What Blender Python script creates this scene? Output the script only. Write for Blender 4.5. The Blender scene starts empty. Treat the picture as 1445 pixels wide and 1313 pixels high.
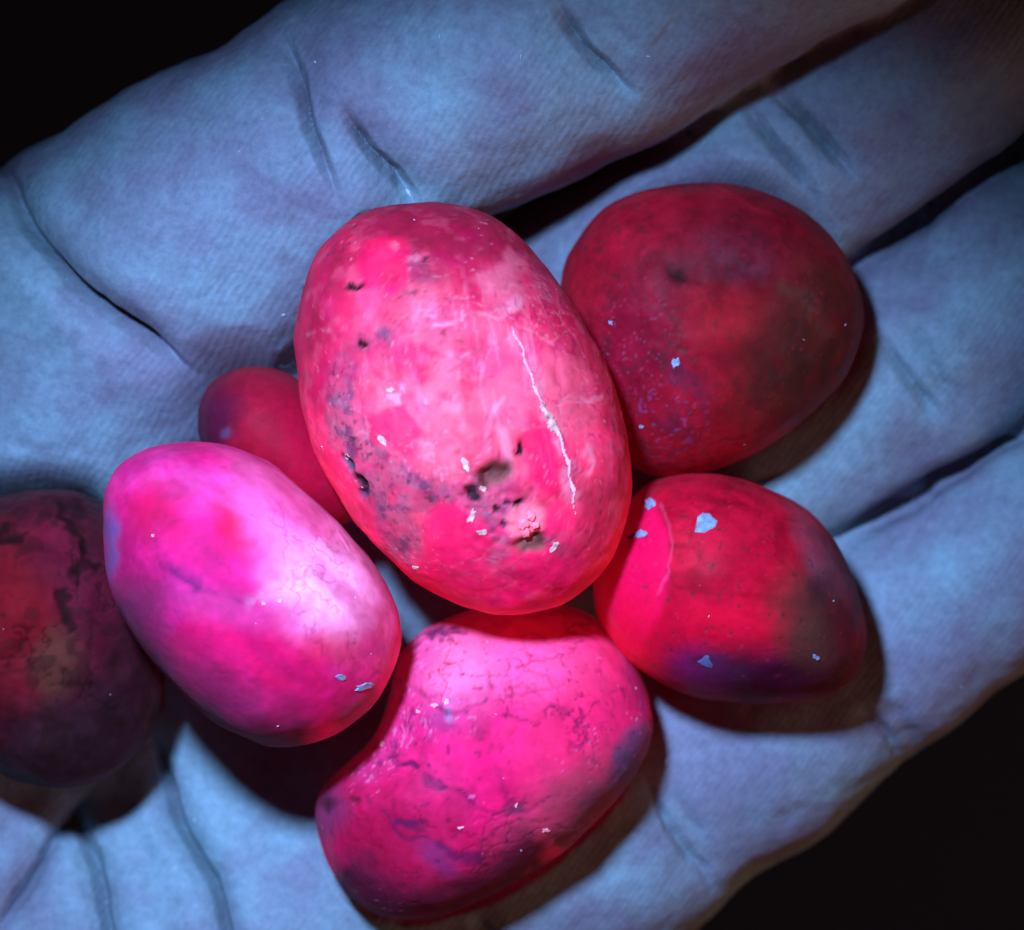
import bpy, math, random
import numpy as np
from mathutils import Vector
from mathutils.bvhtree import BVHTree

random.seed(7)
rng = np.random.default_rng(11)
C = bpy.context.scene.collection
sc = bpy.context.scene

# ------------------------------------------------------------------ camera, lamps, exposure
# All modelling is done in millimetres and written to the meshes in metres.
MM = 0.001
S = 16.0            # photograph pixels per millimetre at the palm's reference height
D = 175.0           # camera height above the palm, mm
CX, CY = 722.5, 656.5

cam_d = bpy.data.cameras.new('camera')
cam = bpy.data.objects.new('camera', cam_d)
C.objects.link(cam)
cam.location = (0, 0, D * MM)
cam_d.sensor_width = 36.0
cam_d.lens = 36.0 * D / (1445.0 / S)
cam_d.clip_start = 0.01
cam_d.clip_end = 300
cam_d.dof.use_dof = True
cam_d.dof.focus_distance = (D - 24.0) * MM
cam_d.dof.aperture_fstop = 21.0
sc.camera = cam

w = bpy.data.worlds.new('World')
sc.world = w
w.use_nodes = True
w.node_tree.nodes['Background'].inputs[0].default_value = (1.0, 0.62, 0.50, 1)
w.node_tree.nodes['Background'].inputs[1].default_value = 0.004


def lamp(name, kind, loc, target, energy, color, **kw):
    d = bpy.data.lights.new(name, kind)
    d.energy = energy
    d.color = color
    for k, v in kw.items():
        setattr(d, k, v)
    o = bpy.data.objects.new(name, d)
    C.objects.link(o)
    o.location = Vector(loc) * MM
    o.rotation_euler = (Vector(target) - Vector(loc)).to_track_quat('-Z', 'Y').to_euler()
    return o


# the ultraviolet torch held beside the lens, just outside the picture
lamp('ultraviolet_torch', 'SPOT', (-29, 47, 144), (-2, -29, 5), 1.85, (0.265, 0.53, 1.05),
     spot_size=math.radians(55), spot_blend=1.0, shadow_soft_size=0.008)
# the dim warm room lamp to the right
lamp('room_lamp', 'AREA', (430, -330, 190), (10, -10, 0), 0.38, (1.0, 0.55, 0.38), size=0.25)

sc.view_settings.view_transform = 'Standard'
sc.view_settings.look = 'None'
sc.view_settings.exposure = 0
sc.view_settings.gamma = 1
sc.view_settings.use_curve_mapping = False
sc.cycles.max_bounces = 3
sc.cycles.diffuse_bounces = 1
sc.cycles.glossy_bounces = 2
sc.cycles.transmission_bounces = 2
sc.cycles.sample_clamp_indirect = 4
sc.cycles.use_denoising = True
sc.cycles.use_adaptive_sampling = True
sc.cycles.adaptive_threshold = 0.015


# ------------------------------------------------------------------ helpers
def px(x, y, z=0.0):
    """photograph pixel at height z (mm) -> scene millimetres"""
    k = (D - z) / D / S
    return np.array([(x - CX) * k, (CY - y) * k, z])


def pxs(pts, z=0.0):
    return np.array([px(a, b, z)[:2] for a, b in pts])


def smooth(e0, e1, x):
    t = np.clip((x - e0) / (e1 - e0), 0, 1)
    return t * t * (3 - 2 * t)


def _hash(ix, iy, iz, seed):
    n = (ix.astype(np.int64) * 374761393 + iy.astype(np.int64) * 668265263
         + iz.astype(np.int64) * 2147483647 + seed * 1274126177) & 0xFFFFFFFF
    n = ((n ^ (n >> 13)) * 1274126177) & 0xFFFFFFFF
    n = (n ^ (n >> 16)) & 0xFFFFFFFF
    n = (n * 2246822519) & 0xFFFFFFFF
    return ((n ^ (n >> 15)) & 0xFFFFFF) / float(0xFFFFFF)


def vnoise(p, seed=0):
    i = np.floor(p)
    f = p - i
    f = f * f * f * (f * (f * 6 - 15) + 10)
    i = i.astype(np.int64)
    r = 0
    for dx in (0, 1):
        wx = f[:, 0] if dx else 1 - f[:, 0]
        for dy in (0, 1):
            wy = f[:, 1] if dy else 1 - f[:, 1]
            for dz in (0, 1):
                wz = f[:, 2] if dz else 1 - f[:, 2]
                r = r + wx * wy * wz * _hash(i[:, 0] + dx, i[:, 1] + dy, i[:, 2] + dz, seed)
    return r * 2 - 1


def fbm(p, scale, seed=0, octaves=4, gain=0.5):
    """p in mm, scale = feature size in mm; about -1..1"""
    r, a, t = 0, 1.0, 0.0
    q = p / scale
    for o in range(octaves):
        r = r + a * vnoise(q + 17.3 * o, seed + o)
        t += a
        a *= gain
        q = q * 2.03
    return r / t * 1.6


def cells(p, scale, seed=0):
    """cellular noise: (distance to nearest, second nearest, id in 0..1)"""
    q = p / scale
    i0 = np.floor(q).astype(np.int64)
    d1 = np.full(len(p), 9.0)
    d2 = np.full(len(p), 9.0)
    cid = np.zeros(len(p))
    for dx in (-1, 0, 1):
        for dy in (-1, 0, 1):
            for dz in (-1, 0, 1):
                c = i0 + np.array([dx, dy, dz])
                a = [_hash(c[:, 0], c[:, 1], c[:, 2], seed + k) for k in (1, 2, 3)]
                v = c + np.stack(a, 1)
                d = np.linalg.norm(q - v, axis=1)
                h = _hash(c[:, 0], c[:, 1], c[:, 2], seed + 9)
                near = d < d1
                d2 = np.where(near, d1, np.minimum(d2, d))
                cid = np.where(near, h, cid)
                d1 = np.where(near, d, d1)
    return d1, d2, cid


def polydist(P, line):
    """distance from 2-D points to a polyline, and the fraction along it"""
    best = np.full(len(P), 1e9)
    frac = np.zeros(len(P))
    seg = np.linalg.norm(np.diff(line, axis=0), axis=1)
    L = np.concatenate([[0], np.cumsum(seg)])
    for k in range(len(line) - 1):
        a, b = line[k], line[k + 1]
        ab = b - a
        t = np.clip(((P - a) @ ab) / (ab @ ab), 0, 1)
        d = np.linalg.norm(P - (a + t[:, None] * ab), axis=1)
        m = d < best
        best = np.where(m, d, best)
        frac = np.where(m, (L[k] + t * seg[k]) / L[-1], frac)
    return best, frac


def spline(pts, n=8):
    """Catmull-Rom through 2-D or 3-D points"""
    p = np.array(pts, float)
    p = np.vstack([2 * p[0] - p[1], p, 2 * p[-1] - p[-2]])
    out = []
    for k in range(1, len(p) - 2):
        for t in np.linspace(0, 1, n, endpoint=False):
            a, b, c, d = p[k - 1], p[k], p[k + 1], p[k + 2]
            out.append(0.5 * (2 * b + (c - a) * t + (2 * a - 5 * b + 4 * c - d) * t * t
                              + (3 * b - a - 3 * c + d) * t ** 3))
    out.append(p[-2])
    return np.array(out)


def make_mesh(name, V, F, mat, parent=None, smooth_shade=True, origin=None):
    """V in mm (scene space), F an (n,4) or (n,3) int array or a list"""
    me = bpy.data.meshes.new(name)
    o0 = np.zeros(3) if origin is None else np.asarray(origin, float)
    V = (np.asarray(V, float) - o0) * MM
    if isinstance(F, np.ndarray):
        k = F.shape[1]
        me.vertices.add(len(V))
        me.vertices.foreach_set('co', V.astype(np.float32).ravel())
        me.loops.add(F.size)
        me.loops.foreach_set('vertex_index', F.astype(np.int32).ravel())
        me.polygons.add(len(F))
        me.polygons.foreach_set('loop_start', np.arange(0, F.size, k, dtype=np.int32))
        me.update(calc_edges=True)
    else:
        me.from_pydata([tuple(v) for v in V], [], F)
        me.update()
    if smooth_shade:
        me.polygons.foreach_set('use_smooth', np.ones(len(me.polygons), dtype=bool))
    me.materials.append(mat)
    ob = bpy.data.objects.new(name, me)
    C.objects.link(ob)
    ob.location = o0 * MM
    if parent is not None:
        ob.parent = parent
        ob.location = (o0 * MM) - np.array(parent.location)
    return ob


def tag(o, label=None, cat=None, group=None, kind=None):
    if label: o['label'] = label
    if cat: o['category'] = cat
    if group: o['group'] = group
    if kind: o['kind'] = kind
    return o


# ------------------------------------------------------------------ materials
def new_mat(name):
    m = bpy.data.materials.new(name)
    m.use_nodes = True
    return m, m.node_tree.nodes, m.node_tree.links


def mat_skin():
    m, N, L = new_mat('skin')
    b = N['Principled BSDF']
    tc = N.new('ShaderNodeTexCoord')

    def noise(scale, detail=4, rough=0.55):
        n = N.new('ShaderNodeTexNoise')
        n.inputs['Scale'].default_value = scale
        n.inputs['Detail'].default_value = detail
        n.inputs['Roughness'].default_value = rough
        L.new(tc.outputs['Object'], n.inputs['Vector'])
        return n
    # blotchy circulation under pale palm skin
    big = noise(95, 3)
    r1 = N.new('ShaderNodeValToRGB')
    r1.color_ramp.elements[0].position = 0.40
    r1.color_ramp.elements[0].color = (0.325, 0.265, 0.325, 1)
    r1.color_ramp.elements[1].position = 0.62
    r1.color_ramp.elements[1].color = (0.365, 0.445, 0.47, 1)
    L.new(big.outputs['Fac'], r1.inputs['Fac'])
    fine = noise(1300, 6, 0.72)
    r2 = N.new('ShaderNodeValToRGB')
    r2.color_ramp.elements[0].position = 0.25
    r2.color_ramp.elements[0].color = (0.70, 0.68, 0.71, 1)
    r2.color_ramp.elements[1].position = 0.75
    r2.color_ramp.elements[1].color = (1.22, 1.22, 1.22, 1)
    L.new(fine.outputs['Fac'], r2.inputs['Fac'])
    mx = N.new('ShaderNodeMix'); mx.data_type = 'RGBA'; mx.blend_type = 'MULTIPLY'
    mx.inputs['Factor'].default_value = 1.0
    L.new(r1.outputs['Color'], mx.inputs[6]); L.new(r2.outputs['Color'], mx.inputs[7])
    L.new(mx.outputs[2], b.inputs['Base Color'])
    b.inputs['Roughness'].default_value = 0.55
    b.inputs['Specular IOR Level'].default_value = 0.32
    b.inputs['Subsurface Weight'].default_value = 0.0
    b.inputs['Subsurface Radius'].default_value = (1.0, 0.55, 0.45)
    b.inputs['Subsurface Scale'].default_value = 0.0012
    # relief: friction ridges and a fine net of lines
    wv = N.new('ShaderNodeTexWave')
    wv.inputs['Scale'].default_value = 560
    wv.inputs['Distortion'].default_value = 5
    wv.inputs['Detail'].default_value = 2
    wv.inputs['Detail Scale'].default_value = 0.35
    mp = N.new('ShaderNodeMapping')
    mp.inputs['Rotation'].default_value = (0, 0, math.radians(35))
    L.new(tc.outputs['Object'], mp.inputs['Vector']); L.new(mp.outputs['Vector'], wv.inputs['Vector'])
    vo = N.new('ShaderNodeTexVoronoi')
    vo.feature = 'DISTANCE_TO_EDGE'
    vo.inputs['Scale'].default_value = 900
    L.new(tc.outputs['Object'], vo.inputs['Vector'])
    vr = N.new('ShaderNodeMapRange')
    vr.inputs['From Max'].default_value = 0.12
    L.new(vo.outputs['Distance'], vr.inputs['Value'])
    a1 = N.new('ShaderNodeMath'); a1.operation = 'MULTIPLY_ADD'
    a1.inputs[1].default_value = 0.22
    L.new(wv.outputs['Fac'], a1.inputs[0])
    a0 = N.new('ShaderNodeMath'); a0.operation = 'MULTIPLY'
    a0.inputs[1].default_value = 0.13
    L.new(vr.outputs['Result'], a0.inputs[0])
    L.new(a0.outputs[0], a1.inputs[2])
    a2 = N.new('ShaderNodeMath'); a2.operation = 'MULTIPLY_ADD'
    a2.inputs[1].default_value = 0.9
    L.new(fine.outputs['Fac'], a2.inputs[0]); L.new(a1.outputs[0], a2.inputs[2])
    bp = N.new('ShaderNodeBump')
    bp.inputs['Strength'].default_value = 0.34
    bp.inputs['Distance'].default_value = 0.00025
    L.new(a2.outputs[0], bp.inputs['Height'])
    L.new(bp.outputs['Normal'], b.inputs['Normal'])
    return m


def mat_stone():
    """Polished stone. The colour attribute holds the mineral's own colour; its red goes above one because
    the mineral turns ultraviolet light into red light (fluorescence), so it answers the torch with more red
    than the torch holds. 'glow' is the same mineral's weak even glow through its body."""
    m, N, L = new_mat('fluorescent_stone')
    N.remove(N['Principled BSDF'])
    out = N['Material Output']
    at = N.new('ShaderNodeAttribute'); at.attribute_name = 'mineral'
    tc = N.new('ShaderNodeTexCoord')
    fn = N.new('ShaderNodeTexNoise')
    fn.inputs['Scale'].default_value = 1500
    fn.inputs['Detail'].default_value = 4
    fn.inputs['Roughness'].default_value = 0.7
    L.new(tc.outputs['Object'], fn.inputs['Vector'])
    rr = N.new('ShaderNodeMapRange')
    rr.inputs['From Min'].default_value = 0.25
    rr.inputs['From Max'].default_value = 0.75
    rr.inputs['To Min'].default_value = 0.84
    rr.inputs['To Max'].default_value = 1.14
    L.new(fn.outputs['Fac'], rr.inputs['Value'])
    mul = N.new('ShaderNodeVectorMath'); mul.operation = 'SCALE'
    L.new(at.outputs['Color'], mul.inputs[0]); L.new(rr.outputs['Result'], mul.inputs['Scale'])
    bp = N.new('ShaderNodeBump')
    bp.inputs['Strength'].default_value = 0.35
    bp.inputs['Distance'].default_value = 0.00006
    L.new(fn.outputs['Fac'], bp.inputs['Height'])
    df = N.new('ShaderNodeBsdfDiffuse')
    L.new(mul.outputs['Vector'], df.inputs['Color'])
    L.new(bp.outputs['Normal'], df.inputs['Normal'])
    gl = N.new('ShaderNodeBsdfGlossy')
    gl.inputs['Color'].default_value = (0.9, 0.9, 0.9, 1)
    ra = N.new('ShaderNodeAttribute'); ra.attribute_name = 'rough'
    L.new(ra.outputs['Fac'], gl.inputs['Roughness'])
    L.new(bp.outputs['Normal'], gl.inputs['Normal'])
    fr = N.new('ShaderNodeFresnel'); fr.inputs['IOR'].default_value = 1.15
    mix = N.new('ShaderNodeMixShader')
    fm = N.new('ShaderNodeMath'); fm.operation = 'MINIMUM'; fm.inputs[1].default_value = 0.07
    L.new(fr.outputs[0], fm.inputs[0]); L.new(fm.outputs[0], mix.inputs[0]); L.new(df.outputs[0], mix.inputs[1]); L.new(gl.outputs[0], mix.inputs[2])
    em = N.new('ShaderNodeEmission')
    ga = N.new('ShaderNodeAttribute'); ga.attribute_name = 'glow'
    em.inputs['Color'].default_value = (1.0, 0.012, 0.09, 1)
    L.new(ga.outputs['Fac'], em.inputs['Strength'])
    ad = N.new('ShaderNodeAddShader')
    L.new(mix.outputs[0], ad.inputs[0]); L.new(em.outputs[0], ad.inputs[1])
    L.new(ad.outputs[0], out.inputs['Surface'])
    return m


def mat_plain(name, col, rough=0.4, noise=0.0, scale=2500):
    m, N, L = new_mat(name)
    b = N['Principled BSDF']
    b.inputs['Roughness'].default_value = rough
    b.inputs['Base Color'].default_value = (*col, 1)
    if noise:
        tc = N.new('ShaderNodeTexCoord')
        n = N.new('ShaderNodeTexNoise')
        n.inputs['Scale'].default_value = scale
        n.inputs['Detail'].default_value = 3
        L.new(tc.outputs['Object'], n.inputs['Vector'])
        r = N.new('ShaderNodeValToRGB')
        r.color_ramp.elements[0].position = 0.3
        r.color_ramp.elements[1].position = 0.7
        r.color_ramp.elements[0].color = (*[c * (1 - noise) for c in col], 1)
        r.color_ramp.elements[1].color = (*[c * (1 + noise) for c in col], 1)
        L.new(n.outputs['Fac'], r.inputs['Fac'])
        L.new(r.outputs['Color'], b.inputs['Base Color'])
    return m


SKIN = mat_skin()
STONE = mat_stone()
FLECK = mat_plain('pale_blue_mineral', (0.42, 0.44, 0.62), 0.45, 0.45, 1500)
WHITE = mat_plain('white_mineral', (1.5, 0.62, 0.52), 0.4, 0.55, 1500)
VEIN = mat_plain('pinkish_white_mineral', (2.2, 0.62, 0.66), 0.35, 0.45, 700)
LUMP = mat_plain('pale_pink_mineral', (2.6, 0.32, 0.36), 0.45, 0.2)
NAIL = mat_plain('fingernail', (0.50, 0.38, 0.36), 0.3, 0.1, 300)
DUST = mat_plain('lint', (0.85, 0.85, 0.95), 0.6)
DARK = mat_plain('dark_cloth', (0.06, 0.075, 0.15), 0.9, 0.7, 900)

# ------------------------------------------------------------------ the dark background far below the hand
bg = make_mesh('ground', np.array([[-60000, -60000, -420], [60000, -60000, -420], [60000, 60000, -420], [-60000, 60000, -420.0]]),
               np.array([[0, 1, 2, 3]]), DARK)
tag(bg, 'dark unlit surface far below the hand', kind='structure')


# ------------------------------------------------------------------ the hand: one continuous surface
def P3(x, y, z):
    return px(x, y, z)


def cone(P, a, b, ra, rb):
    ab = b - a
    t = np.clip(((P - a) @ ab) / (ab @ ab), 0, 1)
    return np.linalg.norm(P - a - t[:, None] * ab, axis=1) - (ra + (rb - ra) * t)


def ellip(P, c, r, rz=0.0):
    q = P - c
    if rz:
        s, k = math.sin(-rz), math.cos(-rz)
        q = np.stack([q[:, 0] * k - q[:, 1] * s, q[:, 0] * s + q[:, 1] * k, q[:, 2]], 1)
    r = np.array(r, float)
    k0 = np.linalg.norm(q / r, axis=1)
    k1 = np.linalg.norm(q / (r * r), axis=1) + 1e-9
    return k0 * (k0 - 1) / k1


def smin(a, b, k):
    h = np.clip(0.5 + 0.5 * (b - a) / k, 0, 1)
    return b + (a - b) * h - k * h * (1 - h)


# joints: pixel x, pixel y, height z, radius (mm)
FINGERS = {
    'index':  [(300, 315, 7, 12.0), (500, 185, 9.0, 11.4), (690, 85, 11, 11.7), (860, 15, 12.5, 11.0), (1170, -150, 18, 9.8), (1400, -270, 24, 7.6)],
    'middle': [(880, 400, -3, 10.5), (1107, 232, 2.2, 10.1), (1280, 112, 4.5, 10.6), (1440, 0, 7, 10.0), (1720, -190, 17, 8.8), (1930, -330, 30, 7.2)],
    'ring':   [(1060, 660, -5, 10.2), (1287, 507, -1.6, 10.5), (1452, 393, 0.4, 10.5), (1610, 287, 3, 9.6), (1880, 100, 14, 8.4), (2060, -30, 26, 6.9)],
    'little': [(1060, 1025, -4.5, 10.4), (1250, 898, -3.5, 9.7), (1400, 797, -2, 9.3), (1530, 705, 1, 8.4), (1710, 590, 11, 7.3), (1850, 500, 20, 6.0)],
}
TIPS = {}


def hand_sdf(P):
    P = np.asarray(P, np.float32)
    # metacarpals fan out from the wrist
    palm = cone(P, P3(300, 330, 5.0), P3(-200, 960, -5), 12.5, 13.5)
    palm = smin(palm, cone(P, P3(290, 318, 4.5), P3(20, 458, 2.0), 12.4, 12.6), 3)
    palm = smin(palm, cone(P, P3(820, 450, -8), P3(-240, 1090, -10), 11.5, 13), 7)
    palm = smin(palm, cone(P, P3(980, 720, -9), P3(-220, 1230, -11), 11.0, 12.5), 7)
    palm = smin(palm, cone(P, P3(1038, 1030, -6), P3(-120, 1400, -7), 11.6, 13), 8)
    # heel of the hand on the little finger's side
    palm = smin(palm, cone(P, P3(840, 1190, -5.5), P3(30, 1490, -4), 11.0, 14.0), 8)
    # wrist and forearm
    palm = smin(palm, cone(P, P3(-160, 1130, -8), P3(-420, 1330, -8), 15, 16), 10)
    palm = smin(palm, cone(P, P3(-60, 1330, -8), P3(-330, 1520, -8), 15, 16), 10)
    palm = smin(palm, cone(P, P3(-330, 1400, -9), P3(-1050, 1880, -10), 21, 25), 12)
    # ball of the thumb
    th = cone(P, P3(-130, 425, 2.5), P3(105, 575, 0.5), 12.6, 10.0)
    th = smin(th, cone(P, P3(-170, 550, 2), P3(-330, 980, 2), 13, 15), 6)
    thumb = cone(P, P3(-330, 760, 6), P3(-470, 380, 12), 13.5, 11.0)
    thumb = smin(thumb, cone(P, P3(-470, 380, 12), P3(-500, 60, 20), 10.8, 10.0), 2.5)
    thumb = smin(thumb, cone(P, P3(-500, 60, 20), P3(-490, -190, 26), 10.2, 8.2), 2)
    th = smin(th, thumb, 6)
    TIPS['thumb'] = (P3(-500, 60, 20), P3(-490, -190, 26), 8.2)
    d = smin(palm, th, 1.2)
    fing = None
    for nm, js in FINGERS.items():
        f = None
        for k in range(len(js) - 1):
            a, b = js[k], js[k + 1]
            c = cone(P, P3(*a[:3]), P3(*b[:3]), a[3], b[3])
            f = c if f is None else smin(f, c, 1.5)
        TIPS[nm] = (P3(*js[-2][:3]), P3(*js[-1][:3]), js[-1][3])
        fing = f if fing is None else smin(fing, f, 1.6)
    d = smin(d, fing, 3.5)
    return d


def surface_nets(h=1.0, blk=8):
    lo = np.array([-122.0, -108.0, -38.0])
    hi = np.array([96.0, 78.0, 46.0])
    nb = np.ceil((hi - lo) / (h * blk)).astype(int)
    n = nb * blk + 1
    # coarse look: which blocks does the surface pass through
    g = np.stack(np.meshgrid(*[np.arange(k) for k in nb], indexing='ij'), -1).reshape(-1, 3)
    dc = hand_sdf(lo + (g + 0.5) * blk * h)
    vol = np.empty(tuple(n), np.float32)
    near = np.abs(dc) < blk * h * 0.87 * 1.25 + 3
    for sgn in (1, -1):
        for b in g[(~near) & (np.sign(dc) == sgn)]:
            i, j, k = b * blk
            vol[i:i + blk + 1, j:j + blk + 1, k:k + blk + 1] = sgn * 9
    loc = np.stack(np.meshgrid(*[np.arange(blk + 1)] * 3, indexing='ij'), -1).reshape(-1, 3)
    gn = g[near]
    for s0 in range(0, len(gn), 300):
        part = gn[s0:s0 + 300]
        ids = (part[:, None, :] * blk + loc[None]).reshape(-1, 3)
        vol[ids[:, 0], ids[:, 1], ids[:, 2]] = hand_sdf(lo + ids * h)
    ins = vol < 0
    corners = [(a, b, c) for a in (0, 1) for b in (0, 1) for c in (0, 1)]
    m = tuple(k - 1 for k in n)
    cnt = np.zeros(m, np.int8)
    for a, b, c in corners:
        cnt += ins[a:a + m[0], b:b + m[1], c:c + m[2]]
    act = (cnt > 0) & (cnt < 8)
    idx = np.argwhere(act)
    vid = np.full(m, -1, np.int64)
    vid[act] = np.arange(len(idx))
    acc = np.zeros((len(idx), 3)); num = np.zeros(len(idx))
    for p in corners:
        for ax in range(3):
            if p[ax]:
                continue
            q = list(p); q[ax] = 1
            v0 = vol[idx[:, 0] + p[0], idx[:, 1] + p[1], idx[:, 2] + p[2]]
            v1 = vol[idx[:, 0] + q[0], idx[:, 1] + q[1], idx[:, 2] + q[2]]
            cr = (v0 < 0) != (v1 < 0)
            t = np.where(cr, v0 / np.where(cr, v0 - v1, 1), 0)
            pt = np.tile(np.array(p, float), (len(idx), 1)); pt[:, ax] += t
            acc += np.where(cr[:, None], pt, 0); num += cr
    V = lo + (idx + acc / num[:, None]) * h
    F = []
    for ax in range(3):
        b, c = (ax + 1) % 3, (ax + 2) % 3
        sl0 = [slice(None)] * 3; sl1 = [slice(None)] * 3
        sl0[ax] = slice(0, -1); sl1[ax] = slice(1, None)
        e0, e1 = ins[tuple(sl0)], ins[tuple(sl1)]
        ed = np.argwhere(e0 != e1)
        ok = (ed[:, b] > 0) & (ed[:, c] > 0) & (ed[:, b] < m[b]) & (ed[:, c] < m[c])
        ed = ed[ok]
        flip = e0[ed[:, 0], ed[:, 1], ed[:, 2]]

        def g4(ob, oc):
            q = ed.copy(); q[:, b] += ob; q[:, c] += oc
            return vid[q[:, 0], q[:, 1], q[:, 2]]
        quad = np.stack([g4(-1, -1), g4(0, -1), g4(0, 0), g4(-1, 0)], 1)
        quad[~flip] = quad[~flip][:, ::-1]
        F.append(quad)
    return V, np.vstack(F)


def grad(P, e=0.2):
    d0 = hand_sdf(P)
    g = np.stack([hand_sdf(P + np.eye(3)[k] * e) - d0 for k in range(3)], 1).astype(float)
    return g / (np.linalg.norm(g, axis=1, keepdims=True) + 1e-9), d0.astype(float)


def subdivide(V, F, sel=None):
    """the selected quads into four each, edge midpoints shared; also says which new points sit on the border of the selection"""
    keep = F[:0] if sel is None else F[~sel]
    F = F if sel is None else F[sel]
    E = np.sort(np.vstack([F[:, [k, (k + 1) % 4]] for k in range(4)]), axis=1)
    key = E[:, 0] * (len(V) + 1) + E[:, 1]
    u, first, inv, cnt = np.unique(key, return_index=True, return_inverse=True, return_counts=True)
    mid = V[E[first]].mean(1)
    nf = len(F)
    e = [inv[k * nf:(k + 1) * nf] + len(V) for k in range(4)]
    ctr = np.arange(nf) + len(V) + len(mid)
    V2 = np.vstack([V, mid, V[F].mean(1)])
    F2 = np.vstack([np.stack([F[:, k], e[k], ctr, e[k - 1]], 1) for k in range(4)])
    border = np.where(cnt == 1)[0]
    return V2, np.vstack([keep, F2]), border + len(V), E[first][border]


# creases of the palm and finger joints: photograph outline points, depth mm, half width mm
CREASES = [   # (points, depth, half width of the slit, half width of its soft shoulders)
    ([(-40, 200), (8, 245), (35, 312), (75, 372), (135, 432), (205, 482), (272, 526), (320, 550)], 2.6, 0.27, 1.4),
    ([(380, 20), (397, 48), (412, 116), (431, 174), (455, 225), (480, 300)], 1.7, 0.40, 2.2),
    ([(470, 140), (484, 160), (509, 194), (538, 228), (574, 274), (600, 320)], 2.0, 0.34, 1.7),
    ([(780, -20), (798, 21), (818, 57), (844, 88), (872, 119), (905, 140)], 1.6, 0.4, 2.2),
    ([(845, -10), (862, 20), (890, 60), (925, 90)], 0.3, 0.6, 1.2),
    ([(1080, 105), (1092, 124), (1123, 155), (1154, 191), (1182, 226), (1212, 262)], 1.9, 0.36, 1.6),
    ([(1045, 130), (1058, 152), (1081, 191), (1112, 227), (1138, 268), (1166, 298)], 1.4, 0.34, 1.6),
    ([(1225, 455), (1240, 478), (1267, 516), (1297, 552), (1345, 604)], 1.2, 0.34, 1.7),
    ([(1265, 440), (1300, 490), (1340, 545), (1380, 590)], 0.7, 0.4, 1.5),
    ([(1205, 990), (1231, 1018), (1258, 1052), (1280, 1085)], 0.7, 0.3, 1.6),
    ([(1240, 985), (1265, 1015), (1300, 1065)], 0.35, 0.45, 1.0),
    ([(905, 1085), (922, 1121), (949, 1170), (987, 1230), (1025, 1268)], 1.0, 0.3, 1.5),
    ([(930, 1070), (960, 1140), (1005, 1205)], 0.35, 0.36, 1.0),
    ([(200, 1000), (230, 1090), (248, 1141), (266, 1184), (288, 1227), (309, 1281), (325, 1330), (350, 1440)], 2.2, 0.26, 1.1),
    ([(95, 1110), (112, 1159), (126, 1198), (137, 1234), (144, 1274), (151, 1310), (155, 1400)], 1.8, 0.26, 1.1),
    ([(135, 1100), (97, 1159), (72, 1198), (43, 1245), (22, 1274), (-20, 1340)], 1.3, 0.22, 1.0),
    ([(140, 1240), (190, 1215), (250, 1205)], 0.2, 0.4, 1.0),
    ([(660, 1290), (690, 1313), (720, 1350)], 0.8, 0.35, 1.0),
    ([(1330, 700), (1400, 690), (1450, 640)], 0.15, 0.6, 1.2),
    ([(-20, 610), (60, 640), (140, 620)], 0.2, 0.6, 1.5),
    ([(60, 520), (120, 480), (190, 520)], 0.15, 0.6, 1.5),
    # where neighbouring fingers press together
    ([(1165, 405), (1205, 378), (1320, 296), (1445, 207), (1560, 125)], 1.6, 0.3, 0.8),
    ([(1150, 785), (1192, 760), (1310, 688), (1445, 604), (1560, 535)], 1.6, 0.3, 0.8),
]


def plan(V, z0=None):
    """photograph-plan coordinates of surface points (each at its own height)"""
    k = D / (D - V[:, 2]) * S
    return np.stack([CX + V[:, 0] * k, CY - V[:, 1] * k], 1)


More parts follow.
